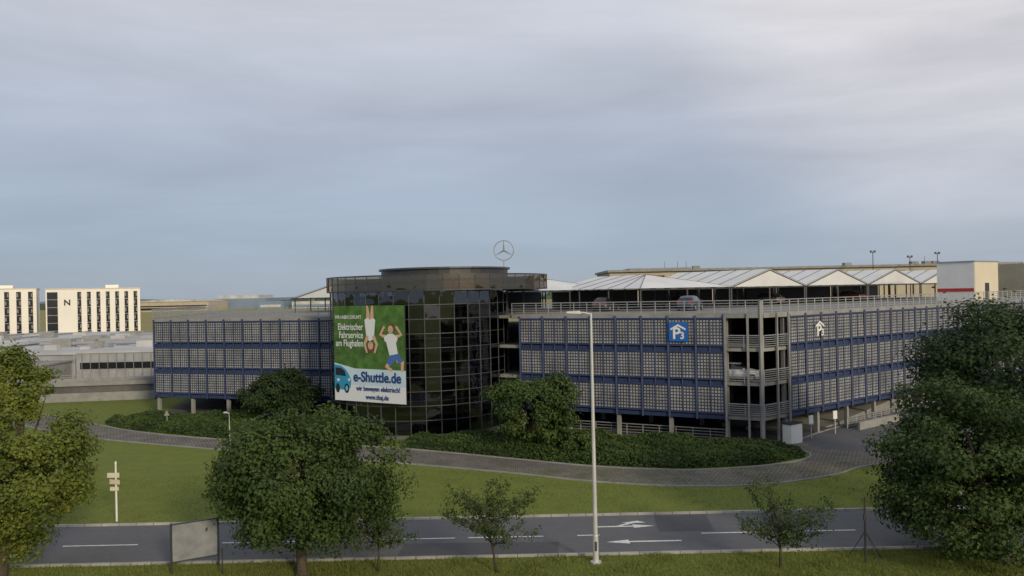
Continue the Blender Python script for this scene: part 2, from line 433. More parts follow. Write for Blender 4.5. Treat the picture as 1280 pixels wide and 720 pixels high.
for s in (5.3,9.0):
    q=P+d*s+n*.9; g.box((q.x,q.y,0),(.09,.09,1.3),0,0); g.box((q.x,q.y,1.3),(.5,.08,.7),.5,1)
g.obj('entrance_sign',[M['steel'],M['white']])

# ------------------------------------------------------------------ glass tower
tower=empty('glass_rotunda')
TC=(-9.35,80.0); TR=8.9; NF=40; ZT=13.4
def ring_pts(c,r,n,a0=0): return [(c[0]+r*math.cos(a0+2*math.pi*k/n), c[1]+r*math.sin(a0+2*math.pi*k/n)) for k in range(n)]
pts=ring_pts(TC,TR,NF)
g=MB(); f=MB()
rows=[.3+1.31*i for i in range(11)]
for k in range(NF):
    a=pts[k]; b=pts[(k+1)%NF]
    mx_,my_=(a[0]+b[0])/2-TC[0],(a[1]+b[1])/2-TC[1]; ml=math.hypot(mx_,my_); mx_/=ml; my_/=ml
    for r in range(10):     # each pane leans a hair differently, as real glazing does
        z0,z1=rows[r],rows[r+1]; o=[random.uniform(-.012,.012) for _ in range(2)]
        g.face([(a[0]+mx_*o[0],a[1]+my_*o[0],z0),(b[0]+mx_*o[1],b[1]+my_*o[1],z0),(b[0]-mx_*o[0],b[1]-my_*o[0],z1),(a[0]-mx_*o[1],a[1]-my_*o[1],z1)])
    f.beam((a[0],a[1],0),(a[0],a[1],ZT),.08,.08)
    for z in rows: f.beam((a[0],a[1],z),(b[0],b[1],z),.08,.06)
g.obj('glazing',[M['glass']],tower); f.obj('mullions',[M['mullion']],tower)
g=MB()
g.prism(ring_pts(TC,TR+.03,NF),0.0,.3,0)
for z in LV: g.prism(ring_pts(TC,TR-.35,NF),z-.3,z,0)
g.prism(ring_pts((TC[0]+.6,TC[1]+1.5),3.4,24),.31,13.3,0)
for p in ring_pts(TC,TR-1.3,12,.1): g.tube([(p[0],p[1],.3),(p[0],p[1],13.3)],[.2,.2],10)
for z in LV:   # inner handrails
    q=ring_pts(TC,TR-.6,NF)
    for k in range(NF):
        a=q[k];b=q[(k+1)%NF]; g.beam((a[0],a[1],z+1.0),(b[0],b[1],z+1.0),.06,.06,1)
g.obj('floors_and_core',[M['concrete_dk'],M['steel']],tower)
RC=(-7.6,81.4); RR=11.2; NR=48
rp=ring_pts(RC,RR,NR)
g=MB(); f=MB()
for k in range(NR):
    a=rp[k]; b=rp[(k+1)%NR]
    g.face([(a[0],a[1],13.42),(b[0],b[1],13.42),(b[0],b[1],14.75),(a[0],a[1],14.75)])
    f.beam((a[0],a[1],13.38),(a[0],a[1],14.8),.08,.08)
    for z,h in ((13.40,.12),(14.78,.12),(14.1,.05)): f.beam((a[0],a[1],z),(b[0],b[1],z),.12,h)
    # radial soffit ribs
    q=(RC[0]+(a[0]-RC[0])*.72, RC[1]+(a[1]-RC[1])*.72)
    f.beam((a[0],a[1],13.5),(q[0],q[1],13.5),.08,.2)
g.obj('parapet_glass',[M['glass_w']],tower); f.obj('parapet_frame',[M['steel_dk']],tower)
g=MB(); g.prism(ring_pts(RC,RR-.5,NR),13.6,13.8,0,0,1); g.prism(ring_pts(RC,RR-1.2,NR),13.8,14.55,1,1,1)
g.prism(ring_pts((-6.9,81.5),6.5,40),14.55,15.45,1); g.prism(ring_pts((-6.9,81.5),6.75,40),15.45,15.62,2)
g.obj('roof',[M['concrete_dk'],M['steel_dk'],M['mullion']],tower)
# star emblem
star=empty('star_emblem_sign')
g=MB(); sx,sy,sz=-.75,80.5,17.35; R=1.0
ringp=[(sx+R*math.cos(t),sy,sz+R*math.sin(t)) for t in np.linspace(0,2*math.pi,41)]
g.tube(ringp,[.055]*41,6,0,False)
for kk in range(3):
    t=math.pi/2+kk*2*math.pi/3
    tip=Vector((sx+R*math.cos(t),sy,sz+R*math.sin(t))); ce=Vector((sx,sy,sz)); g.tube([ce,tip],[.10,.02],4)
g.tube([(sx,sy,15.6),(sx,sy,16.35)],[.07,.06],8)
g.obj('ring_and_rays',[M['steel']],star)

# ------------------------------------------------------------------ banner on the tower
def pmat(name,c,r=.55): return mat(name,c,r,.03,3)
PM={'green':mat('print_green_mat',(.062,.14,.03),.6,.45,1.2),'sky':mat('print_pale_mat',(.45,.57,.66),.6,.1,.3),'white':pmat('print_white_mat',(.62,.65,.68)),
    'navy':pmat('print_navy_mat',(.012,.045,.20)),'blue':pmat('print_blue_mat',(.03,.25,.44)),'skin':pmat('print_skin_mat',(.55,.34,.25)),
    'hair':pmat('print_hair_mat',(.13,.06,.03)),'denim':pmat('print_denim_mat',(.06,.14,.38)),'dark':pmat('print_dark_mat',(.015,.02,.03)),'cyan':pmat('print_cyan_mat',(.15,.42,.6))}
bL=Vector((-16.75,73.75,0)); bR=Vector((-9.45,69.45,0)); bd=(bR-bL); BW=bd.length; bd.normalize(); bn=Vector((bd.y,-bd.x,0)); ZB=3.3; ZH=8.85
banner=empty('advertising_banner',(0,0,0))
pk=list(PM.keys()); pm=[PM[k] for k in pk]; g=MB()
def bp_(u,v,layer): q=bL+bd*(u*BW)+bn*(.03+.006*layer); return (q.x,q.y,ZB+v*ZH)
def fpoly(pts,key,layer): g.face([bp_(u,v,layer) for u,v in pts],pk.index(key))
def fell(cu,cv,ru,rv,key,layer,n=18,rot=0):
    P=[]
    for k in range(n):
        t=2*math.pi*k/n; x=ru*math.cos(t); y=rv*math.sin(t)
        P.append((cu+x*math.cos(rot)-y*math.sin(rot), cv+x*math.sin(rot)+y*math.cos(rot)))
    fpoly(P,key,layer)
def flimb(pts,ws,key,layer):
    Lp=[];Rp=[]
    for i,(x,y) in enumerate(pts):
        a=pts[max(i-1,0)]; b=pts[min(i+1,len(pts)-1)]; dx=b[0]-a[0]; dy=b[1]-a[1]; l=math.hypot(dx,dy)
        nx,ny=-dy/l,dx/l; Lp.append((x+nx*ws[i],y+ny*ws[i])); Rp.append((x-nx*ws[i],y-ny*ws[i]))
    for i in range(len(pts)-1): fpoly([Rp[i],Rp[i+1],Lp[i+1],Lp[i]],key,layer)
    for q in (0,-1): fell(pts[q][0],pts[q][1],ws[q],ws[q],key,layer+.3,10)
g.beam((bL.x,bL.y,ZB+ZH/2),(bR.x,bR.y,ZB+ZH/2),.05,ZH,pk.index('dark'))
fpoly([(0.005,.34),(.995,.34),(.995,.995),(.005,.995)],'green',0)
fpoly([(0.005,.005),(.995,.005),(.995,.34),(.3,.345),(.005,.40)],'sky',1)
fpoly([(0.005,.005),(.995,.005),(.995,.17),(.005,.17)],'white',2)
# girl lying head-down
flimb([(.495,.83),(.50,.92),(.49,.985)],[.028,.021,.013],'skin',3); flimb([(.55,.83),(.555,.92),(.56,.985)],[.028,.021,.013],'skin',3)
fpoly([(.475,.655),(.52,.63),(.575,.655),(.585,.73),(.60,.85),(.565,.87),(.53,.85),(.49,.87),(.45,.85),(.465,.73)],'white',4)
flimb([(.485,.67),(.445,.60),(.475,.52)],[.020,.016,.012],'skin',5); flimb([(.575,.67),(.615,.60),(.585,.52)],[.020,.016,.012],'skin',5)
fell(.53,.562,.045,.055,'hair',6); fell(.53,.585,.036,.040,'skin',7)
for du in (-.014,.014): fell(.53+du,.58,.004,.003,'dark',8,8)
fell(.53,.605,.012,.003,'hair',8,8)
# boy with bent raised arms
flimb([(.745,.675),(.665,.70),(.715,.775)],[.022,.018,.014],'skin',3); flimb([(.865,.675),(.945,.70),(.885,.775)],[.022,.018,.014],'skin',3)
flimb([(.79,.43),(.745,.375),(.80,.345)],[.032,.024,.018],'skin',3.6); flimb([(.90,.45),(.955,.42),(.95,.35)],[.032,.024,.018],'skin',3.6)
fpoly([(.745,.69),(.775,.71),(.835,.71),(.865,.69),(.90,.665),(.885,.63),(.875,.62),(.90,.49),(.79,.47),(.745,.62),(.72,.64),(.715,.675)],'white',4.4)
fpoly([(.785,.49),(.905,.51),(.965,.44),(.92,.405),(.87,.45),(.80,.38),(.745,.41)],'denim',5)
fell(.805,.762,.042,.048,'hair',5.5); fell(.805,.752,.035,.040,'skin',6.2)
for du in (-.013,.013): fell(.805+du,.757,.004,.004,'dark',7,8)
fell(.805,.735,.012,.004,'hair',7,8)
# electric car print
fpoly([(.005,.13),(.20,.11),(.235,.15),(.245,.22),(.22,.27),(.17,.33),(.10,.37),(.005,.38)],'blue',4)
fpoly([(.02,.27),(.17,.26),(.155,.315),(.10,.345),(.02,.35)],'dark',5)
fell(.18,.135,.035,.05,'dark',6); fell(.05,.135,.03,.05,'dark',6); fell(.18,.135,.018,.028,'cyan',7); fell(.215,.225,.018,.014,'white',6,10); fell(.06,.22,.02,.016,'white',6,10)
g.obj('printed_sheet',pm,banner)
brot=Matrix((( bd.x,0,bn.x),(bd.y,0,bn.y),(0,1,0))).to_4x4()
def text(s,u,v,size,key,align='LEFT',parent=banner,rotm=None,m=None,name='lettering',bold=.0,loc=None,sx=1.0):
    cu=bpy.data.curves.new(name,'FONT'); cu.body=s; cu.size=size; cu.align_x=align; cu.offset=bold; cu.extrude=.004
    o=bpy.data.objects.new(name,cu); COL.objects.link(o); cu.materials.append(m or PM[key])
    if loc is None:
        q=bL+bd*(u*BW)+bn*.09; loc=Vector((q.x,q.y,ZB+v*ZH))
    o.matrix_world=Matrix.Translation(loc)@(rotm or brot)@Matrix.Diagonal((sx,1,1,1)); o.parent=parent; return o
text('WIR HABEN ZUKUNFT',.03,.86,.46,'white',bold=.006,sx=.68)
for i,s in enumerate(('Elektrischer','Fahrservice','am Flughafen')):
    text(s,.43,.745-.085*i,.86,'white','RIGHT',bold=.012,sx=.74)
text('e-Shuttle.de',.28,.215,1.28,'navy',bold=.03,sx=.90)
text('wir bewegen elektrisch!',.32,.12,.62,'navy',bold=.012,sx=.85)
text('www.thaj.de',.45,.035,.62,'navy',bold=.012,sx=.85)

# ------------------------------------------------------------------ P3 signs
def parking_sign(P_,Q_,s,z,size,back,label3,fg):
    P,d,n,L=line(P_,Q_); c=P+d*s+n*.34
    e=empty('parking_sign'); gg=MB(); h=size/2
    if back: gg.beam(((c-d*h).x,(c-d*h).y,z),((c+d*h).x,(c+d*h).y,z),.08,size,0)
    def pt(u,v,o=.05): q=c+d*u+n*o; return (q.x,q.y,z+v)
    gg.face([pt(-h*.8,h*.35),pt(0,h*.8),pt(h*.8,h*.35),pt(h*.8,h*.15),pt(0,h*.58),pt(-h*.8,h*.15)][::-1],1)
    if not back:
        for u in (-h*.5,h*.5): gg.beam(pt(u,-h*.8,-.1),pt(u,h*.2,-.1),.05,.05,1)
    gg.obj('plate',[M['blue_sign'],fg],e)
    rm=Matrix(((d.x,0,n.x),(d.y,0,n.y),(0,1,0))).to_4x4()
    q=c-d*(h*.62)+n*.06; text('P',0,0,size*.85,None,parent=e,rotm=rm,m=fg,bold=.03,loc=Vector((q.x,q.y,z-h*.72)))
    if label3:
        q=c+d*(h*.18)+n*.06; text('3',0,0,size*.5,None,parent=e,rotm=rm,m=fg,bold=.02,loc=Vector((q.x,q.y,z-h*.72)))
parking_sign(C,D,16.2,9.35,1.65,True,True,M['white'])
parking_sign(D,E,7.8,9.3,1.7,False,True,M['white'])

# ------------------------------------------------------------------ roof canopies
def canopy(o2,d,n,width,depth,ze,zp,hip=0.0):
    """d along eave line, n inward; hip = slope length of a hipped front"""
    e=empty('roof_canopy'); gg=MB(); O=Vector((o2[0],o2[1],0)); d=Vector((d[0],d[1],0)); n=Vector((n[0],n[1],0))
    def pt(u,v,z): q=O+d*u+n*v; return (q.x,q.y,z)
    w2=width/2
    segs=6
    for a,b in ((0,w2),(width,w2)):
        for k in range(segs):
            v0=depth*k/segs; v1=depth*(k+1)/segs
            r0=max(v0,hip) if hip else v0; r1=max(v1,hip+.01) if hip else v1
            if k==0 and hip: r0=hip
            gg.hexa([pt(a,v0,ze),pt(b,r0,zp),pt(b,r1,zp),pt(a,v1,ze)],[pt(a,v0,ze+.06),pt(b,r0,zp+.06),pt(b,r1,zp+.06),pt(a,v1,ze+.06)],0)
            gg.beam(pt(a,v0,ze-.06),pt(b,r0,zp-.06),.08,.1,1)
            gg.beam(pt(a,v0,ze+.10),pt(b,r0,zp+.10),.05,.03,1)
    if hip: gg.face([pt(.0,0,ze+.03),pt(width,0,ze+.03),pt(w2,hip,zp+.03)],0)
    else: gg.face([pt(.1,.02,ze),pt(width-.1,.02,ze),pt(w2,.02,zp)],0)
    gg.face([pt(.1,depth-.02,ze),pt(width-.1,depth-.02,ze),pt(w2,depth-.02,zp)],0)
    for v in np.linspace(.1,depth-.1,4):
        for u in (.1,w2,width-.1): gg.beam(pt(u,v,LV[3]),pt(u,v,ze),.14,.14,1)
        gg.beam(pt(.1,v,ze-.12),pt(width-.1,v,ze-.12),.1,.14,1)
    # dark screen added along the back, standing in for shade under the canopy
    gg.beam(pt(.2,depth+.1,LV[3]+1.1),pt(width-.2,depth+.1,LV[3]+1.1),.1,2.1,1)
    gg.obj('canopy_parts',[M['membrane'],M['steel_dk']],e)
dd=(.8,.6); nn=(-.6,.8)
for k in range(0,5):
    t=2.5+14.45*k; o=(10.9+.8*t,77.6+.6*t)
    canopy(o,dd,nn,14.3,14,13.15,(14.65 if k==0 else 15.1),hip=(6 if k==0 else 0))
canopy((1.2,83.5),dd,nn,13.2,13,13.15,14.5,hip=5)
canopy((-31,112),(.95,-.32),(.32,.95),15,12,12.9,15.0)
# rooftop stair house
e=empty('stair_house'); gg=MB(); P,d,n,L=line(D,E)
an=math.atan2(d.y,d.x)
c=P+d*50.85-n*5.7
gg.box((c.x,c.y,LV[3]+.004),(6.7,4.4,4.75),an,0); gg.box((c.x,c.y,LV[3]+4.76),(6.9,4.6,.15),an,1)
c2=c+n*2.23; gg.box((c2.x,c2.y,LV[3]+.05),(6.6,.05,4.65),an,3)  # cream sheet over the white front, its warm sunlit tone put into colour
c4_=c-d*3.38; gg.box((c4_.x,c4_.y,LV[3]+1.15),(.05,4.3,.4),an,2)
c5=c+n*2.28; gg.box((c5.x,c5.y,LV[3]+.06),(1.1,.05,2.1),an,4)
gg.obj('walls',[M['white'],M['steel'],M['red'],M['cream'],M['steel_dk']],e)

# ------------------------------------------------------------------ background buildings
e=empty('terminal_building'); gg=MB()
gg.box((68,190,0),(92,26,17.1),0,0); gg.box((68,189.8,17.1),(93,27,.5),0,1); gg.box((34,186,15.6),(14,12,2.4),0,1)
for x in range(26,112,6): gg.box((x,176.9,14.6),(4.6,.2,1.6),0,2)
for x in (44,80,96,99,101): gg.box((x,188,17.6),(1.6,1.6,.9),0,1)
for x in (36,39,41,97): gg.tube([(x,185,17.6),(x,185,19.6)],[.06,.04],5,3)
gg.obj('walls_and_roof',[M['beige'],M['concrete'],M['black'],M['steel_dk']],e)
e=empty('office_building'); gg=MB()
gg.box((128,170,0),(40,30,17.0),.3,0)
for z in (12,15): 
    gg.box((123.5,155.3,z),(40,.3,1.5),.3,1)
gg.obj('walls',[M['beige'],M['black']],e)
def hotel_block(name,org,ang,wd,h,n,first):
    e=empty(name,(org[0],org[1],0)); e.rotation_euler=(0,0,ang); gg=MB()
    gg.box((wd/2,9,0),(wd,18,h),0,0); gg.box((wd/2,9,h),(wd+.3,18.3,.3),0,2)
    gg.box((wd*.7,9,h+.3),(4,6,1.1),0,0)
    pitch=(wd-first)/n
    for k in range(n):
        x=first+pitch*(k+.5)
        gg.box((x,-.05,1.0),(pitch*.40,.12,h-1.9),0,1)
        for fl in range(0,6):
            z=1.0+(h-1.9)*fl/6
            gg.box((x,-.10,z),(pitch*.40,.14,.25),0,3)
            sgn=1 if (fl+k)%2 else -1
            gg.box((x+sgn*pitch*.10,-.13,z+.9),(pitch*.12,.10,1.2),0,3)
    if first>4:
        gg.box((1.9,-.05,1.0),(3.0,.12,h-1.9),0,1)
        for fl in range(0,6): gg.box((1.9,-.10,1.0+(h-1.9)*fl/6),(3.0,.14,.22),0,3)
    gg.obj('walls',[M['hotel_white'],M['black'],M['cream'],M['concrete']],e)
    return e
ha=math.radians(28)
h1=hotel_block('hotel_building',(-151,255),ha,27.7,17.2,7,8.2)
hotel_block('hotel_building',(-184.4,247.5),ha,30,17.6,9,0)
oN=text('N',0,0,2.6,None,parent=h1,rotm=Matrix(((1,0,0),(0,0,-1),(0,1,0))).to_4x4(),m=M['black'],bold=.06,loc=Vector((5.1,-.2,12.0)))
e=empty('industrial_hall'); gg=MB()
gg.box((-76,165,0),(38,66,4.2),0,5); gg.box((-76,165,4.2),(38.6,66.6,.3),0,1)
gg.box((-122,170,0),(52,70,4.8),0,5); gg.box((-122,170,4.8),(52.6,70.6,.3),0,1)
gg.box((-64,133,0),(14,10,4.6),0,5); gg.box((-64,133,4.6),(14.3,10.3,.3),0,1)
gg.box((-84,128,0),(20,8,3.0),0,5); gg.box((-84,128,3.0),(20.4,8.4,.25),0,3)
gg.box((-110,124,0),(22,10,3.4),0,5); gg.box((-110,124,3.4),(22.4,10.4,.25),0,1)
for x in range(-93,-75,2): gg.box((x,123.9,1.1),(1.0,.15,1.1),0,4)
for i in range(40):
    x=random.uniform(-95,-60); y=random.uniform(138,194); s=random.uniform(.8,2.4)
    gg.box((x,y,4.5),(s*1.8,s,random.uniform(.5,1.5)),0,random.choice((1,2,3)))
for i in range(34):
    x=random.uniform(-145,-100); y=random.uniform(140,200); s=random.uniform(.8,2.4)
    gg.box((x,y,5.1),(s*1.8,s,random.uniform(.4,1.2)),0,random.choice((1,2,3)))
for i in range(3): gg.tube([(-90,150+i*9,5.1),(-62,150+i*9,5.1)],[.35,.35],10,2)
for i in range(4): gg.beam((-145+i*12,136,5.3),(-145+i*12,204,5.3),.3,.3,3)
gg.box((-64,127.9,2.1),(12.6,.15,1.0),0,4)
for x in range(-146,-97,4): gg.box((x,134.9,1.6),(2.4,.15,1.2),0,4)
for x in np.arange(-70,-57.2,1.4): gg.box((x,127.85,0),(.08,.12,4.5),0,3)
gg.obj('walls_and_roof',[M['white'],M['roofgrey'],M['steel'],M['concrete'],M['black'],M['shedwall']],e)
e=empty('access_ramp'); gg=MB()
gg.beam((-95,100,1.0),(-47.5,107,1.0),5,2.0,0); gg.beam((-95,97.3,2.25),(-47.5,104.3,2.25),.25,.5,1)
gg.beam((-95,102.8,2.25),(-47.5,109.8,2.25),.25,.5,1)
gg.beam((-95,97.2,.55),(-47.5,104.2,.55),.3,1.1,1)
for i in range(30):
    t=i/29; gg.box((-95+47.5*t,97.3+7*t,2.5),(.06,.06,1.0),0,2)
for z in (2.85,3.15,3.45): gg.beam((-95,97.3,z),(-47.5,104.3,z),.05,.05,2)
gg.obj('concrete_deck',[M['concrete_dk'],M['concrete'],M['steel']],e)
e=empty('aircraft_hangar'); gg=MB()
gg.box((-385,915,0),(88,60,11.0),0,0); gg.box((-385,884.5,2),(80,.6,2.2),0,2); gg.box((-385,884.6,5.5),(84,.5,1.2),0,2)
prof=[(-44.5+89*i/12, 11.0+3.0*math.sin(math.pi*i/12)) for i in range(13)]
for i in range(12):
    (xa,za),(xb,zb)=prof[i],prof[i+1]
    gg.face([(-385+xa,884,za),(-385+xb,884,zb),(-385+xb,946,zb),(-385+xa,946,za)],1)
    gg.face([(-385+xa,884.2,10.9),(-385+xb,884.2,10.9),(-385+xb,884.2,zb),(-385+xa,884.2,za)],1)
gg.obj('walls_and_roof',[M['beige'],M['roofgrey'],M['black']],e)
e=empty('aircraft_hangar'); gg=MB()
gg.box((-330,980,0),(66,60,13),0,0); gg.box((-330,980,13),(50,60,4),0,1)
gg.box((-282,940,0),(30,40,9),0,0); gg.box((-282,919.6,2),(24,.5,3),0,1)
gg.box((-225,950,0),(70,40,8),0,1); gg.box((-225,929.5,2),(66,.5,2.4),0,0)
gg.obj('walls_and_roof',[M['blue_roof'],M['roofgrey']],e)
# far tree belt + hills
gg=MB()
x=-1500
while x<1700:
    wv=random.uniform(14,40); y=1500+random.uniform(-150,150); h=random.uniform(6,13)
    if random.random()<.8:
        n=7; cx=x
        poly=[(cx+wv*.5*math.cos(2*math.pi*k/n)*random.uniform(.7,1.1), y+12*math.sin(2*math.pi*k/n)) for k in range(n)]
        top=[(cx+(px-cx)*.5, py, h*random.uniform(.8,1.1)) for px,py in poly]
        base=len(gg.v); gg.v+=[(px,py,0) for px,py in poly]+[(cx+(px-cx)*1.1,py,h*.6) for px,py in poly]+top
        for r in range(2):
            for k in range(n): gg.f.append((base+r*n+k,base+r*n+(k+1)%n,base+(r+1)*n+(k+1)%n,base+(r+1)*n+k)); gg.m.append(0)
        gg.f.append(tuple(base+2*n+k for k in range(n))); gg.m.append(0)
    x+=wv*.6
gg.obj('distant_trees',[M['far_trees']])
gg=MB(); xs=np.linspace(-6000,6000,160); hh=[34+26*math.sin(x*.0011+1)+14*math.sin(x*.0037)+5*math.sin(x*.013) for x in xs]
for i in range(159):
    a,b=xs[i],xs[i+1]; ha_,hb=max(4,hh[i]),max(4,hh[i+1])
    gg.face([(a,5200,0),(b,5200,0),(b,5800,hb),(a,5800,ha_)]); gg.face([(a,5800,ha_),(b,5800,hb),(b,7000,0),(a,7000,0)])
gg.obj('hills',[M['hill']])

# ------------------------------------------------------------------ street furniture
pole_m=mat('lamp_pole_mat',(.50,.50,.50),.5,.1,2,metal=.2)
def street_lamp(x,y,h,rot=math.pi,arm=.95,r=.11,name='street_lamp'):
    e=empty(name); gg=MB()
    gg.tube([(x,y,0),(x,y,.08)],[.26,.26],12); gg.tube([(x,y,.08),(x,y,1.3),(x,y,1.35),(x,y,h)],[r*1.25,r*1.2,r,r*.5],12)
    dx,dy=math.cos(rot),math.sin(rot)
    gg.tube([(x,y,h-.05),(x+dx*arm*.4,y+dy*arm*.4,h+.03),(x+dx*arm*.6,y+dy*arm*.6,h+.04)],[.045,.04,.04],8)
    gg.hexa([(x+dx*arm*.5,y+dy*arm*.5-.13,h-.02),(x+dx*arm*1.25,y+dy*arm*1.25-.10,h+.02),(x+dx*arm*1.25,y+dy*arm*1.25+.10,h+.02),(x+dx*arm*.5,y+dy*arm*.5+.13,h-.02)],
            [(x+dx*arm*.55,y+dy*arm*.5-.09,h+.13),(x+dx*arm*1.2,y+dy*arm*1.25-.06,h+.10),(x+dx*arm*1.2,y+dy*arm*1.25+.06,h+.10),(x+dx*arm*.55,y+dy*arm*.5+.09,h+.13)])
    gg.box((x,y-r*1.22,.6),(.1,.02,.45),0,1)
    gg.obj('pole_and_head',[pole_m,M['steel_dk']],e)
street_lamp(3.75,37.7,11.95)
for x,y,h in ((-68,122,7.5),(-30,93.5,3.5),(-32.2,88.5,2.0),(-26.0,71.8,2.6)): 
    street_lamp(x,y,h,arm=.4,r=.04)
for x,y,h in ((78,170,20.3),(88,174,19.2),(93,172,19.8)):
    e=empty('flood_light_mast'); gg=MB(); gg.tube([(x,y,0),(x,y,h)],[.16,.07],8); gg.box((x,y,h-.3),(1.1,.2,.15)); gg.box((x-.4,y,h-.15),(.35,.3,.35)); gg.box((x+.4,y,h-.15),(.35,.3,.35)); gg.obj('mast',[M['steel_dk']],e)
# roadside billboard
e=empty('roadside_billboard'); gg=MB()
a=Vector((-16.35,37.35,0)); b=Vector((-14.6,38.35,0)); d_=(b-a).normalized()
gg.beam((a.x,a.y,1.45),(b.x,b.y,1.45),.05,1.75,0)
for s in (0,1):
    q=a.lerp(b,s)-d_*(.05 if s==0 else -.05); gg.tube([(q.x,q.y,0),(q.x,q.y,2.4)],[.05,.05],8,1)
for z in (.56,2.34): gg.beam((a.x,a.y,z),(b.x,b.y,z),.08,.06,1)
gg.obj('board_and_posts',[mat('board_mat',(.22,.23,.25),.6,.25,1.5),M['steel_dk']],e)
# direction signpost left
e=empty('direction_sign'); gg=MB(); x,y=-23.6,46.5
gg.tube([(x,y,0),(x,y,3.4)],[.06,.05],8,0); gg.beam((x-.45,y-.1,2.75),(x+.25,y-.1,2.75),.04,.28,1); gg.beam((x-.4,y+.05,2.35),(x+.3,y-.2,2.35),.04,.26,1); gg.beam((x-.3,y-.1,1.95),(x+.2,y-.1,1.95),.04,.22,1)
gg.tube([(x,y,3.4),(x,y,3.55)],[.07,.03],8,0)
gg.obj('post_and_boards',[M['white'],M['cream']],e)
# warning triangle near left hedge
e=empty('traffic_sign'); gg=MB(); x,y=-35.5,80.5
gg.tube([(x,y,0),(x,y,1.6)],[.04,.04],6,0); gg.face([(x-.3,y-.06,1.2),(x+.3,y-.06,1.2),(x,y-.06,1.75)],1); gg.obj('post_and_plate',[M['steel'],M['concrete']],e)
# dark guyed post at right
e=empty('guyed_post'); gg=MB(); x,y=16.3,36.9
gg.tube([(x,y,0),(x,y,3.1)],[.055,.045],8)
for dx,dy in ((1.0,.5),(-.5,.8),(.5,-.6)): gg.tube([(x,y,1.5),(x+dx,y+dy,0)],[.018,.018],5)
gg.box((x,y,2.0),(.12,.12,.3)); gg.obj('post_and_stays',[M['steel_dk']],e)
e=empty('marker_post'); gg=MB(); gg.tube([(-13.9,37.1,0),(-13.9,37.1,1.3)],[.035,.03],8); gg.obj('post',[M['steel_dk']],e)

# ------------------------------------------------------------------ cars
def car(x,y,z,ang,col,name='parked_car'):
    st=[(-2.15,.38,.62,.66,.70,.55),(-2.02,.26,.88,.93,.82,.66),(-1.55,.22,.95,1.30,.87,.62),(-1.15,.22,.96,1.44,.88,.60),(-.2,.22,.95,1.48,.89,.60),(.45,.22,.93,1.42,.89,.59),(1.15,.22,.90,.96,.88,.66),(1.85,.24,.76,.80,.84,.66),(2.1,.30,.62,.66,.76,.58),(2.2,.38,.5,.52,.66,.5)]
    e=empty(name,(x,y,z)); e.rotation_euler=(0,0,ang); gg=MB(); V=[]
    for s in st:
        X,zl,zb,zr,wb,wr=s
        half=[(wb*.86,zl),(wb,zl+.16),(wb*1.0,(zl+zb)/2+.05),(wb*.97,zb),(wr,zr-.03),(wr*.8,zr),(0,zr+.015)]
        sec=[(X,a,b) for a,b in half]+[(X,-a,b) for a,b in half[-2::-1]]
        V.append(sec)
    n=len(V[0])
    for sec in V: gg.v+=sec
    for i in range(len(V)-1):
        for k in range(n-1):
            mi=0
            if k in (3,n-5) and 1<=i<=5: mi=1
            if (i==5 or i==1) and k in (4,5,6,7): mi=1
            gg.f.append((i*n+k,i*n+k+1,(i+1)*n+k+1,(i+1)*n+k)); gg.m.append(mi)
        gg.f.append((i*n,(i+1)*n,(i+1)*n+n-1,i*n+n-1)); gg.m.append(2)
    gg.f.append(tuple(range(n))); gg.m.append(0); gg.f.append(tuple((len(V)-1)*n+k for k in range(n))[::-1]); gg.m.append(0)
    for sx in (-1.3,1.35):
        for sy in (-.80,.80):
            gg.tube([(sx,sy-.11,.32),(sx,sy+.11,.32)],[.32,.32],18,2); s=.12 if sy>0 else -.12
            gg.tube([(sx,sy,.32),(sx,sy+s,.32)],[.2,.2],12,3)
    for sy in (-.55,.55):
        gg.box((2.10,sy,.56),(.12,.32,.12),0,3); gg.box((-2.11,sy,.70),(.08,.28,.14),0,4)
    for sy in (-.98,.98): gg.box((.75,sy,.95),(.16,.18,.12),0,0)
    gg.box((2.19,0,.40),(.04,.5,.11),0,3)
    paint=mat('car_paint_mat',col,.3,.04,1,spec=.6)
    gg.obj('body',[paint,M['carglass'],M['rubber'],M['steel'],M['red']],e)
    return e
P,d,n,L=line(C,D)
aCD=math.atan2(d.y,d.x)
q=P+d*20.6-n*1.6; car(q.x,q.y,LV[1]+.004,aCD+.1,(.62,.64,.66))
for s,ins,lv,cl in ((5,12,3,(.04,.04,.045)),(14,12,3,(.04,.05,.08)),(11,4,0,(.3,.3,.3))):
    q=P+d*s-n*ins; car(q.x,q.y,LV[lv]+.004,aCD+math.pi/2,cl)
P,d,n,L=line(D,E); aDE=math.atan2(d.y,d.x)
for s,ins,lv,cl in ((5,6,-1,(.06,.06,.07)),(20,.2,-1,(.25,.26,.28)),(24.8,1.2,-1,(.03,.035,.05)),(12,19,3,(.05,.05,.05)),(29,20,3,(.1,.1,.11)),(46,19,3,(.08,.02,.02))):
    z=0.03 if lv<0 else LV[lv]+.004
    if lv<0 and s>10: q=P+d*s+n*3.0
    else: q=P+d*s-n*ins
    car(q.x,q.y,z,aDE+math.pi/2,cl)
car(24.2,43.7,.006,0,(.55,.56,.58),'car')

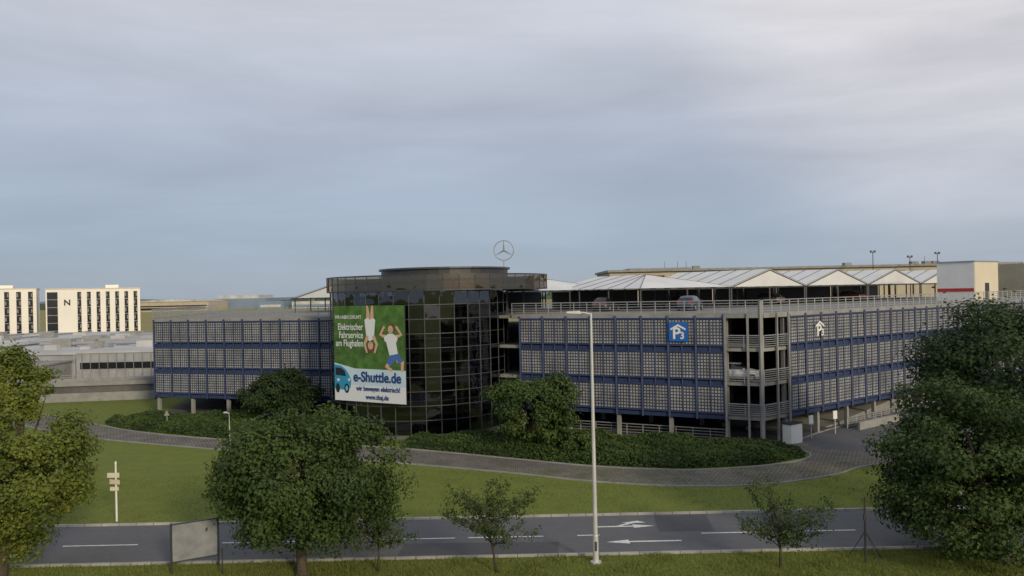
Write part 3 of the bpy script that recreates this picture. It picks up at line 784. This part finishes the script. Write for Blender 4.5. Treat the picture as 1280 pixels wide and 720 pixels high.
# ------------------------------------------------------------------ vegetation
def leaf_object(name,pos,nrm,size,shade,material,parent=None,aspect=.62):
    n=len(pos)
    nrm=nrm/np.linalg.norm(nrm,axis=1,keepdims=True)
    r=rng.normal(size=(n,3)); a=np.cross(nrm,r); a/=np.linalg.norm(a,axis=1,keepdims=True); b=np.cross(nrm,a)
    s=size[:,None]
    v=np.stack([pos-a*s*.5, pos-b*s*.5*aspect+nrm*s*.08, pos+a*s*.5, pos+b*s*.5*aspect+nrm*s*.08],axis=1).reshape(-1,3)
    f=np.arange(n*4).reshape(n,4)
    me=bpy.data.meshes.new(name); me.from_pydata(v.tolist(),[],f.tolist()); me.materials.append(material)
    at=me.attributes.new('shade','FLOAT','FACE'); at.data.foreach_set('value',np.clip(shade,0,1).astype(np.float32))
    o=bpy.data.objects.new(name,me); COL.objects.link(o)
    if parent: o.parent=parent
    return o
def rand_dirs(n):
    d=rng.normal(size=(n,3)); return d/np.linalg.norm(d,axis=1,keepdims=True)
def tree(name,base,cc,cr,nclump,nleaf,leaf,trunk_r,lmat,clump_r=.30,limbs=14,inner=.5,zmin=None,amp=1.0,zmax=None):
    e=empty(name); base=Vector(base); cc_=np.array(cc,float); cr_=np.array(cr,float)
    dirs=rand_dirs(nclump)
    rad=inner+(1-inner)*rng.random(nclump)**.6
    ph=rng.random(6)*6
    lump=1+amp*(.14*np.sin(dirs[:,0]*4+ph[0])+.11*np.sin(dirs[:,1]*5+ph[1])+.13*np.sin(dirs[:,2]*5+ph[2]))
    cen=cc_+dirs*cr_*(rad*lump)[:,None]*(1-clump_r*.55)
    if zmin is not None: cen[:,2]=np.maximum(cen[:,2],zmin+rng.random(nclump)*.4)
    csz=clump_r*cr_.mean()*rng.uniform(.5,1.3,nclump)
    if zmax is not None: cen[:,2]=np.minimum(cen[:,2],zmax-csz*.66-rng.random(nclump)*.5)
    wts=csz**2; wts/=wts.sum()
    idx=rng.choice(nclump,nleaf,p=wts)
    dl=rand_dirs(nleaf); rr=rng.random(nleaf)**.5
    flat=np.array([1.1,1.1,.66])
    pos=cen[idx]+dl*flat*(csz[idx]*rr)[:,None]
    # stray twigs beyond the clumps
    st=rng.random(nleaf)<.12; pos[st]+=rng.normal(size=(st.sum(),3))*csz[idx][st][:,None]*.38
    outw=(pos-cc_)/cr_; outw/= (np.linalg.norm(outw,axis=1,keepdims=True)+1e-6)
    nrm=dl*.7+outw*.5+rng.normal(size=(nleaf,3))*.5+np.array([0,0,.35])
    cs=rng.random(nclump)
    shade=.5*cs[idx]+.3*rng.random(nleaf)+.25*(dl[:,2]*.5+.5)*rr  # last term paints clump tops and outer leaves lighter, inner ones darker, like skylight
    leaf_object('crown',pos,nrm,leaf*rng.uniform(.65,1.25,nleaf),shade,lmat,e)
    t=MB(); top=Vector(cc)+Vector((0,0,cr[2]*.35))
    mid=base.lerp(top,.4)+Vector((random.uniform(-.15,.15),random.uniform(-.1,.1),0))
    t.tube([base,base+Vector((0,0,.25)),mid,base.lerp(top,.7),top],[trunk_r*1.5,trunk_r,trunk_r*.8,trunk_r*.5,trunk_r*.12],10)
    order=rng.choice(nclump,min(limbs,nclump),replace=False)
    for i in order:
        c=Vector(cen[i]); f0=random.uniform(.25,.75); s=base.lerp(top,f0)
        if s.z>c.z-.2: s=base.lerp(top,max(.2,f0-.3))
        m=s.lerp(c,.5)+Vector((random.uniform(-.2,.2),random.uniform(-.2,.2),random.uniform(-.1,.3)))
        t.tube([s,m,c],[trunk_r*.42,trunk_r*.26,trunk_r*.06],6)
    t.obj('trunk',[M['bark']],e,True)
    return e
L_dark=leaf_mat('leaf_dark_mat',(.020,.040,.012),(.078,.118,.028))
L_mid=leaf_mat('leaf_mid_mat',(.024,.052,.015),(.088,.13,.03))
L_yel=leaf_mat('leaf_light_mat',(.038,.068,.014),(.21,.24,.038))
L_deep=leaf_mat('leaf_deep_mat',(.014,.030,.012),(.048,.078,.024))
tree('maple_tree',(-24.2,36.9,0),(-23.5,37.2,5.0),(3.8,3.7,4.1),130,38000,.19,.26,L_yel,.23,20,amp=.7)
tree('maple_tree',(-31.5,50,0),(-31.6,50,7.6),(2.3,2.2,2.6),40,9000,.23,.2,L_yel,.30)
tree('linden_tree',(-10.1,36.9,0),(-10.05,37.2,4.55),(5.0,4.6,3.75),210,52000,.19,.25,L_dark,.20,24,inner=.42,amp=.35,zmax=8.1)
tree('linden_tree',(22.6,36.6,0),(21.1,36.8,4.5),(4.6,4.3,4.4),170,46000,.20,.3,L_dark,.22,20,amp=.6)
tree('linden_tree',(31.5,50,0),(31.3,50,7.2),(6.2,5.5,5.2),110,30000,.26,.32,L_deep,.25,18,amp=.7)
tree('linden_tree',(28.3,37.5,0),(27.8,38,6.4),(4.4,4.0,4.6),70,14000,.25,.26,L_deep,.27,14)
tree('hazel_tree',(1.4,63.4,0),(1.6,63.4,3.5),(3.6,3.0,3.2),80,20000,.26,.14,L_mid,.27,10,zmin=.9,amp=.7)
tree('hazel_tree',(-23.2,79,0),(-23.4,79,3.6),(4.6,3.2,2.5),60,14000,.28,.14,L_deep,.28,10,zmin=.9,amp=.6)
def bush(x,y,r,h,n=3000,m=None):
    tree('shrub',(x,y,0),(x,y,h*.5),(r,r*.8,h*.55),24,n,.22,.05,m or L_mid,.4,4,zmin=.25)
bush(4.9,61.5,1.6,2.2); bush(-19.0,77,1.6,1.7); bush(-27.5,79.5,1.8,1.8)
def young_tree(name,base,tip_dx,h,spread,nb,nleaf,lmat):
    e=empty(name); t=MB(); base=Vector(base); pos=[]
    top=base+Vector((tip_dx,0,h))
    tr=[base,base.lerp(top,.25)+Vector((.04,0,0)),base.lerp(top,.6),top]
    t.tube(tr,[.07,.055,.035,.008],8)
    for i in range(nb):
        f0=random.uniform(.30,.8); s=base.lerp(top,f0); a=random.uniform(0,2*math.pi); ln=spread*random.uniform(.6,1.15)*(1.15-f0*.5)
        up=random.uniform(.15,.7)
        pts=[s]; 
        for k in range(1,6):
            u=k/5; pts.append(s+Vector((math.cos(a)*ln*u,math.sin(a)*ln*u,ln*up*(u**.8)))+Vector((random.uniform(-.06,.06),random.uniform(-.06,.06),random.uniform(-.05,.05))))
        t.tube(pts,[.028,.022,.017,.012,.008,.004],5)
        for k in range(1,6):
            pos.append((pts[k],.8+.3*k))
            for _ in range(2):
                q=pts[k]+Vector((random.uniform(-.35,.35),random.uniform(-.35,.35),random.uniform(-.05,.35)))
                t.tube([pts[k],q],[.009,.004],4); pos.append((q,1.0)); pos.append((pts[k].lerp(q,.5),.8))
    ws=np.array([p[1] for p in pos]); ws/=ws.sum(); P_=np.array([tuple(p[0]) for p in pos])
    idx=rng.choice(len(pos),nleaf,p=ws); pp=P_[idx]+rng.normal(size=(nleaf,3))*.10
    leaf_object('crown',pp,rng.normal(size=(nleaf,3))+np.array([0,0,.5]),rng.uniform(.08,.16,nleaf),rng.random(nleaf)*.9,lmat,e)
    t.obj('trunk',[M['bark']],e,True)
young_tree('young_ash_tree',(-1.0,36.7,0),-.6,3.8,2.6,28,4400,L_dark)
young_tree('young_ash_tree',(-6.6,37.2,0),.1,3.0,1.6,22,3200,L_mid)
young_tree('young_ash_tree',(12.2,36.6,0),-.1,2.9,2.8,28,3800,L_dark)
# hedges
def in_poly(P,poly):
    x,y=P[:,0],P[:,1]; ins=np.zeros(len(P),bool); n=len(poly); j=n-1
    for i in range(n):
        xi,yi=poly[i]; xj,yj=poly[j]
        c=((yi>y)!=(yj>y))&(x<(xj-xi)*(y-yi)/(yj-yi+1e-12)+xi); ins^=c; j=i
    return ins
def poly_dist(P,poly):
    dmin=np.full(len(P),1e9)
    for i in range(len(poly)):
        a=np.array(poly[i]); b=np.array(poly[(i+1)%len(poly)]); ab=b-a
        t=np.clip(((P-a)@ab)/(ab@ab),0,1); dmin=np.minimum(dmin,np.linalg.norm(P-(a+t[:,None]*ab),axis=1))
    return dmin
def hedge(name,poly,h,n,lmat):
    e=empty(name); pa=np.array(poly); lo=pa.min(0); hi=pa.max(0)
    P=rng.uniform(lo,hi,size=(n*3,2)); P=P[in_poly(P,poly)][:n]
    dd_=poly_dist(P,poly)
    hh_=h*(.78+.22*np.sin(P[:,0]*1.1+np.sin(P[:,1]*1.7))+.12*np.sin(P[:,1]*2.9+P[:,0]*2.3)+.08*rng.normal(size=len(P)))
    edge=np.clip(dd_/.7,0,1)**.5; top=hh_*edge
    z=np.where(rng.random(len(P))<.7, top*rng.uniform(.88,1.05,len(P)), top*rng.random(len(P)))
    pos=np.column_stack([P,np.maximum(z,.03)])
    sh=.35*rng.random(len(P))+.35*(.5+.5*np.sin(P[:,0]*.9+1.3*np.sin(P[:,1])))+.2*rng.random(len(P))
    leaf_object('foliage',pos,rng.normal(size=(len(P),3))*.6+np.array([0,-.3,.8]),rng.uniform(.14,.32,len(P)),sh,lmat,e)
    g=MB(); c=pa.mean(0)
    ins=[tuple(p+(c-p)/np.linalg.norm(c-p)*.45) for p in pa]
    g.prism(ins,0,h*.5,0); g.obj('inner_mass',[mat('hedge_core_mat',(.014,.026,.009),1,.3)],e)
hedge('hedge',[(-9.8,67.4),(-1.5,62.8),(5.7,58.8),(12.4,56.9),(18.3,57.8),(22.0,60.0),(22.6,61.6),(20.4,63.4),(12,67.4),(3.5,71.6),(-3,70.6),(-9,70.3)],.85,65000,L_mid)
hedge('hedge',[(-43.5,83.5),(-39.5,79.6),(-27.6,73.4),(-19,70.5),(-12,68.3),(-12.5,70.2),(-18.6,76),(-19.5,80),(-30,84.5),(-41,87.5)],.9,52000,L_mid)
# grass blades on the near verges
def blades(name,x0,x1,y0,y1,n,hm):
    x=rng.uniform(x0,x1,n); y=rng.uniform(y0,y1,n); a=rng.uniform(0,2*math.pi,n)
    pat=.6+.6*np.clip(np.sin(x*1.3+np.sin(y*2.1)*1.5)+.4*np.sin(x*3.7+y),0,1); h=hm*rng.uniform(.5,1.3,n)*pat
    w_=.012+.01*rng.random(n); lx=rng.normal(size=n)*h*.4; ly=rng.normal(size=n)*h*.4
    v=np.stack([np.column_stack([x-np.cos(a)*w_,y-np.sin(a)*w_,np.zeros(n)]),np.column_stack([x+np.cos(a)*w_,y+np.sin(a)*w_,np.zeros(n)]),np.column_stack([x+lx,y+ly,h])],axis=1).reshape(-1,3)
    me=bpy.data.meshes.new(name); me.from_pydata(v.tolist(),[],np.arange(n*3).reshape(n,3).tolist())
    me.materials.append(L_grass); at=me.attributes.new('shade','FLOAT','FACE'); at.data.foreach_set('value',rng.random(n).astype(np.float32))
    o=bpy.data.objects.new(name,me); COL.objects.link(o)
L_grass=leaf_mat('grass_blade_mat',(.10,.145,.028),(.24,.25,.065),.3)
blades('grass_tufts',-27,27,34.5,38.65,60000,.16)
blades('grass_tufts',-34,34,45.8,58,50000,.10)
print('done')
